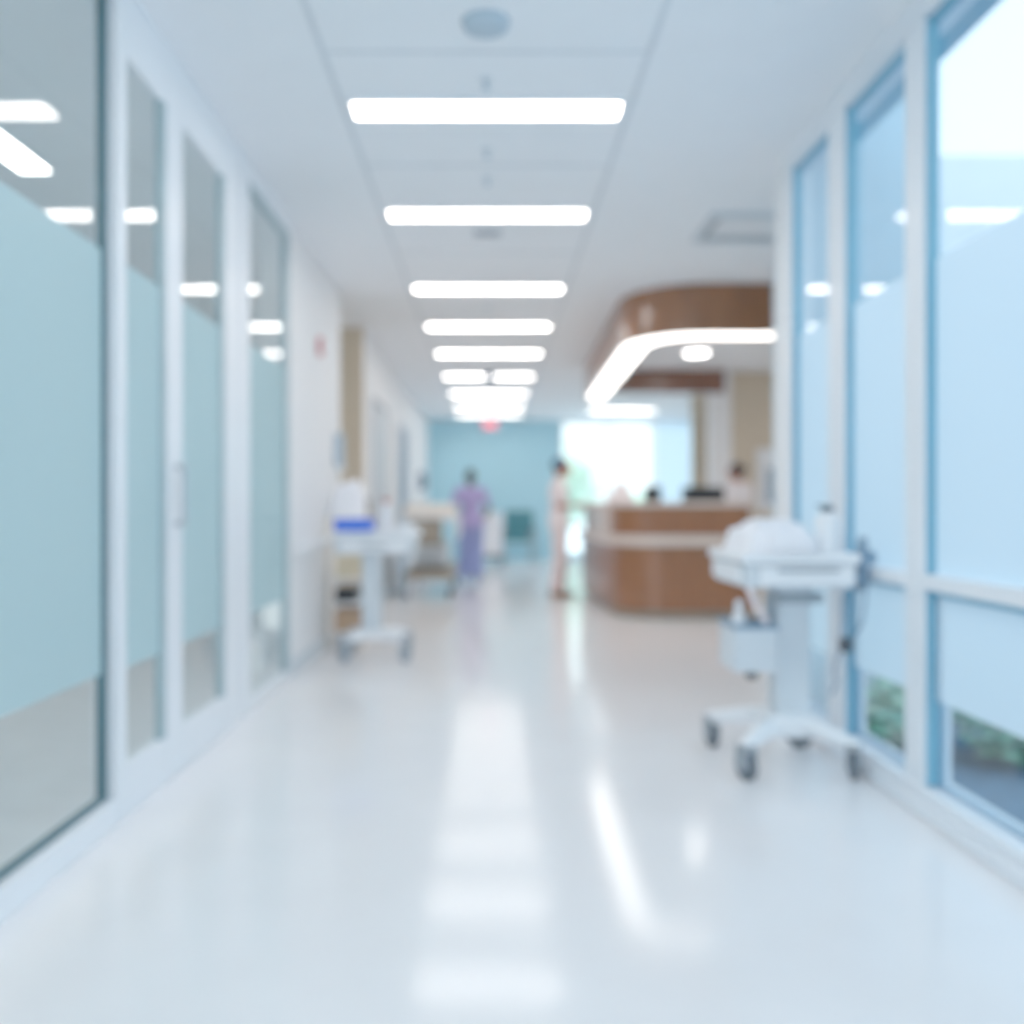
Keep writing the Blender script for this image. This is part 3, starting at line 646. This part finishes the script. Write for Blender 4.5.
def person(label, loc, rz, hgt, pose, cols, hairstyle, name='person', lean=0):
    root = thing(name, label, 'person', loc, rz)
    s = hgt/1.70
    V = lambda p: Vector((p[0], p[1]+lean*(p[2]-.1 if p[2] > .1 else 0), p[2]))*s
    def cp(b, p, r, q, r2, n=14): cap(b, V(p), r*s, V(q), r2*s, n)
    def el(b, c, r): ell(b, V(c), Vector(r)*s)
    J = dict(hip=.088, sh=.165)
    b = B()
    el(b, (0, 0, .95), (.155, .105, .12)); el(b, (0, .005, 1.08), (.130, .095, .15)); el(b, (0, 0, 1.26), (.150, .105, .17))
    cp(b, (-.145, -.01, 1.385), .05, (.145, -.01, 1.385), .05); cp(b, (0, -.01, 1.38), .06, (0, .012, 1.50), .048)
    hc = pose.get('head', (0, .03, 1.585)); hd = Vector(hc)
    el(b, hd+Vector((0, -.012, .02)), (.074, .092, .092)); el(b, hd+Vector((0, .022, -.05)), (.055, .062, .068))
    el(b, hd+Vector((0, .03, -.02)), (.062, .062, .075))
    cp(b, hd+Vector((0, .086, -.005)), .009, hd+Vector((0, .106, -.032)), .013, 10)              # nose
    el(b, hd+Vector((0, .082, -.066)), (.022, .010, .008)); el(b, hd+Vector((0, .078, -.095)), (.022, .018, .016))  # mouth, chin
    for k in (-1, 1):
        el(b, hd+Vector((k*.076, -.008, -.012)), (.010, .018, .030))
        el(b, hd+Vector((k*.03, .078, .018)), (.020, .010, .007))
    top = B(); tr = B()
    el(top, (0, 0, .96), (.175, .125, .14)); el(top, (0, .005, 1.09), (.152, .115, .17)); el(top, (0, 0, 1.265), (.170, .122, .18))
    cp(top, (-.14, -.01, 1.385), .062, (.14, -.01, 1.385), .062); lr = pose.get('leg', .072); el(top, (0, 0, .90), (max(.178, .088+lr+.035), max(.130, lr+.045), .13))
    el(tr, (0, 0, .93), (.165, .115, .13))
    for k, side in ((-1, 'L'), (1, 'R')):
        e, w = Vector(pose['elbow'+side]), Vector(pose['wrist'+side]); sh = Vector((k*.175, -.01, 1.375))
        cp(b, sh, .050, e, .036); cp(b, e, .036, w, .024)
        sl = pose.get('sleeve', .6)
        if sl <= 1: cp(top, sh, .066, sh.lerp(e, sl), .060)
        else: cp(top, sh, .064, e, .052); cp(top, e, .052, e.lerp(w, .8), .040)
        hw = V(w); hand(b, hw, pose['dir'+side], -k, pose['palm'+side], pose.get('curl', .5))
        kn, an = Vector(pose['knee'+side]), Vector(pose['ankle'+side]); hp = Vector((k*.088, 0, .90))
        cp(b, hp, .078, kn, .050); cp(b, kn, .048, an, .036); el(b, kn.lerp(an, .3)+Vector((0, -.012, 0)), (.048, .052, .10))
        cp(tr, hp, max(.094, lr+.02), kn, lr); hm = pose.get('hem', .060); cp(tr, kn, lr, kn.lerp(an, .6), lr+(hm-lr)*.65); cap(tr, V(kn.lerp(an, .55)), (lr+(hm-lr)*.6)*s, V(kn.lerp(an, .96)), hm*s, caps=False)
        ft = Vector(pose['toe'+side])
        cp(b, an, .034, an.lerp(ft, .5)+Vector((0, 0, -.015)), .034); cp(b, an.lerp(ft, .5)+Vector((0, 0, -.015)), .034, ft, .026)
        shb = B(); hl = Vector((an.x, an.y-.035, .037))
        cp(shb, hl, .037, (an.x, an.y+.05, .040), .040); cp(shb, (an.x, an.y+.05, .040), .040, (ft.x, ft.y, .032), .032)
        remesh('shoe', shb, .010, cols['shoe'], root)
    remesh('body', b, .0065, cols['skin'], root, 3)
    remesh('scrub_top', top, .012, cols['top'], root, 6)
    remesh('scrub_trousers', tr, .012, cols['trousers'], root, 6)
    h = B()
    el(h, hd+Vector((0, -.022, .035)), (.083, .094, .092)); el(h, hd+Vector((0, -.055, -.01)), (.076, .06, .08))
    if hairstyle == 'bun': el(h, hd+Vector((0, -.13, .04)), (.045, .042, .045))
    if hairstyle == 'nape': el(h, hd+Vector((0, -.06, -.06)), (.066, .045, .07))
    remesh('hair', h, .009, cols['hair'], root)
    if hairstyle == 'cap':
        h = B(); el(h, hd+Vector((0, -.035, .05)), (.089, .092, .085)); el(h, hd+Vector((0, -.10, .03)), (.055, .05, .06)); remesh('cap', h, .009, 'capblue', root)
    for k in (-1, 1):
        e = B(); el(e, hd+Vector((k*.03, .083, .002)), (.010, .007, .007)); obj('eye', e, 'eye', root, True)
    return root
stand = dict(kneeL=(-.10, .012, .48), kneeR=(.10, .012, .48), ankleL=(-.10, -.02, .085), ankleR=(.10, -.02, .085), toeL=(-.115, .13, .03), toeR=(.115, .13, .03))
person('person in lavender scrubs seen from behind walking down the corridor', (-.27, 12.5, 0), 0, 1.58,
       dict(stand, kneeR=(.095, .05, .49), ankleR=(.09, -.12, .10), toeR=(.095, .02, .035), kneeL=(-.09, .06, .48), ankleL=(-.09, .07, .085), toeL=(-.10, .22, .03),
            elbowL=(-.27, -.03, 1.12), wristL=(-.22, .17, 1.02), dirL=(.5, .8, 0), palmL=(1, -.3, 0), elbowR=(.27, -.03, 1.12), wristR=(.24, .16, 1.0), dirR=(-.5, .8, 0), palmR=(-1, -.3, 0), sleeve=.75, hem=.105, leg=.10),
       dict(skin='skind', top='lav', trousers='lavblue', hair='hair', shoe='lavblue'), 'nape')
person('person in pinkish white scrubs and blue cap standing by the desk in profile', (.81, 10.45, 0), -PI/2, 1.63,
       dict(stand, kneeL=(-.085, .03, .48), kneeR=(.07, .0, .48), ankleL=(-.07, .03, .085), ankleR=(.06, -.08, .085), toeL=(-.08, .17, .03), toeR=(.065, .07, .03),
            head=(0, .055, 1.58), elbowL=(-.21, -.02, 1.10), wristL=(-.13, .22, 1.12), dirL=(.3, 1, 0), palmL=(1, 0, .2), elbowR=(.21, -.02, 1.10), wristR=(.14, .21, 1.12), dirR=(-.3, 1, 0), palmR=(-1, 0, .2), sleeve=.7, hem=.052, leg=.085),
       dict(skin='skin', top='pinkwhite', trousers='pinkcloth', hair='hair', shoe='taupe'), 'cap', lean=-.01)
person('person in white top standing behind the desk with dark hair', (2.88, 10.4, 0), .7, 1.58,
       dict(stand, head=(0, .06, 1.57), elbowL=(-.22, .02, 1.10), wristL=(-.14, .24, 1.06), dirL=(.3, 1, -.1), palmL=(0, 0, -1), elbowR=(.22, .02, 1.10), wristR=(.14, .24, 1.06), dirR=(-.3, 1, -.1), palmR=(0, 0, -1), sleeve=1.2),
       dict(skin='skin', top='whitecloth', trousers='lavblue', hair='hair', shoe='dark'), 'bun')
# tablet held by the person in white
# ------------------------------------------------------------------ outside
struct('ground', bx(B(), 1.59, 9, -4, 6.42, -.2, -.08), 'slate', None, 'slate gravel ground of the garden court', 'ground')
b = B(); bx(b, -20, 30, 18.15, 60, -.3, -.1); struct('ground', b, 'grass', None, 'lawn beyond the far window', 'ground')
b = B(); bx(b, 2.12, 9, 5.7, 6.40, -.08, -.04); struct('trim_6', b, 'paving', None, 'pale paving strip at the far side of the court', 'paving')
def foliage(bm, blobs, n, size, rnd):
    for _ in range(n):
        c, r = rnd.choice(blobs)
        v = Vector((rnd.gauss(0, 1), rnd.gauss(0, 1), rnd.gauss(0, 1))).normalized()*(rnd.random()**.4)
        p = Vector(c)+Vector((v.x*r[0], v.y*r[1], v.z*r[2]))
        a = Matrix.Rotation(rnd.random()*6.3, 3, 'Z') @ Matrix.Rotation(rnd.uniform(-1, 1), 3, 'X')
        q = [p+a @ Vector(k)*size*rnd.uniform(.7, 1.3) for k in ((-.5, 0, 0), (0, -.25, .05), (.5, 0, 0), (0, .25, .05))]
        bm.faces.new([bm.verts.new(k) for k in q])
rnd = random.Random(3)
shr = [((1.9, 4.2), .22, 'smallest, beside the pale outer wall'), ((2.34, 4.0), .27, 'nearest the glass'), ((2.95, 4.05), .28, 'farthest right'), ((2.64, 4.85), .27, 'set back in the row')]
for (x, y), r, k in shr:
    t = thing('shrub', 'low green garden shrub outside the right windows, %s' % k, 'shrub', (x, y, -.08), 0, 'shrubs in the garden court')
    b = B(); foliage(b, [((0, 0, r*.8), (r, r, r*.75)), ((r*.4, .1, r*.6), (r*.7, r*.7, r*.5)), ((-r*.4, -.1, r*.55), (r*.7, r*.7, r*.5))], 700, .09, rnd); obj('leaves', b, 'shrub', t)
    b = B(); [cap(b, (0, 0, 0), .012, (math.cos(a)*r*.5, math.sin(a)*r*.5, r*.8), .006, 8) for a in (0, 1.3, 2.5, 3.8, 5)]; obj('stems', b, 'bark', t)
for (x, y, h_, k) in ((1.2, 23, 2.3, 'short bushy tree at the left of the far window'), (4.3, 24, 1.7, 'rounded tree in the middle of the far window'), (7.6, 26, 1.5, 'low tree at the right of the far window'), (2.6, 31, 3.6, 'taller pale tree farther behind the far window')):
    t = thing('tree', k, 'tree', (x, y, -.1), 0, 'trees outside the far window')
    b = B(); cap(b, (0, 0, 0), .12, (0, 0, h_*.6), .06); obj('trunk', b, 'bark', t, True)
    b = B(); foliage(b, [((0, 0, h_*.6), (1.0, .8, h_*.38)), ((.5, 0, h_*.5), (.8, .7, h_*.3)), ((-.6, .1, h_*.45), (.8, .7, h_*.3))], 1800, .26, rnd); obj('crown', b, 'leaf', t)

# ------------------------------------------------------------------ world, sun, camera
w = bpy.data.worlds.new('World'); bpy.context.scene.world = w; w.use_nodes = True
nt = w.node_tree; n = nt.nodes; Lk = nt.links
bg = n['Background']; tc = n.new('ShaderNodeTexCoord'); sp = n.new('ShaderNodeSeparateXYZ'); rp = n.new('ShaderNodeValToRGB')
Lk.new(tc.outputs['Generated'], sp.inputs[0]); Lk.new(sp.outputs['Z'], rp.inputs['Fac'])
rp.color_ramp.elements[0].color = (*lin((232, 243, 248)), 1); rp.color_ramp.elements[1].color = (*lin((206, 232, 250)), 1); rp.color_ramp.elements[1].position = .9
Lk.new(rp.outputs['Color'], bg.inputs['Color']); bg.inputs['Strength'].default_value = 1.35
s = bpy.data.lights.new('Sun', 'SUN'); s.energy = 5; s.angle = .05; s.color = (1, .97, .92)
so = bpy.data.objects.new('Sun', s); C.objects.link(so); so.rotation_euler = (0, math.radians(-46), 0)

cam = bpy.data.cameras.new('Camera'); co = bpy.data.objects.new('Camera', cam); C.objects.link(co)
co.location = (0, 0, H); co.rotation_euler = (PI/2, 0, 0)
cam.sensor_width = 36; cam.lens = F/1024*36
cam.shift_x = (512-XV)/1024; cam.shift_y = (YV-512)/1024
cam.clip_start = .02
cam.dof.use_dof = True; cam.dof.focus_distance = 1.0; cam.dof.aperture_fstop = (cam.lens/1000)/.019
bpy.context.scene.camera = co
sc = bpy.context.scene
sc.view_settings.view_transform = 'Standard'; sc.view_settings.look = 'None'; sc.view_settings.exposure = .62; sc.view_settings.gamma = 1.38
sc.cycles.use_denoising = True
sc.cycles.max_bounces = 10; sc.cycles.diffuse_bounces = 7; sc.cycles.glossy_bounces = 5; sc.cycles.transparent_max_bounces = 16; sc.cycles.transmission_bounces = 6
sc.cycles.caustics_reflective = False; sc.cycles.caustics_refractive = False
sc.cycles.sample_clamp_indirect = 6
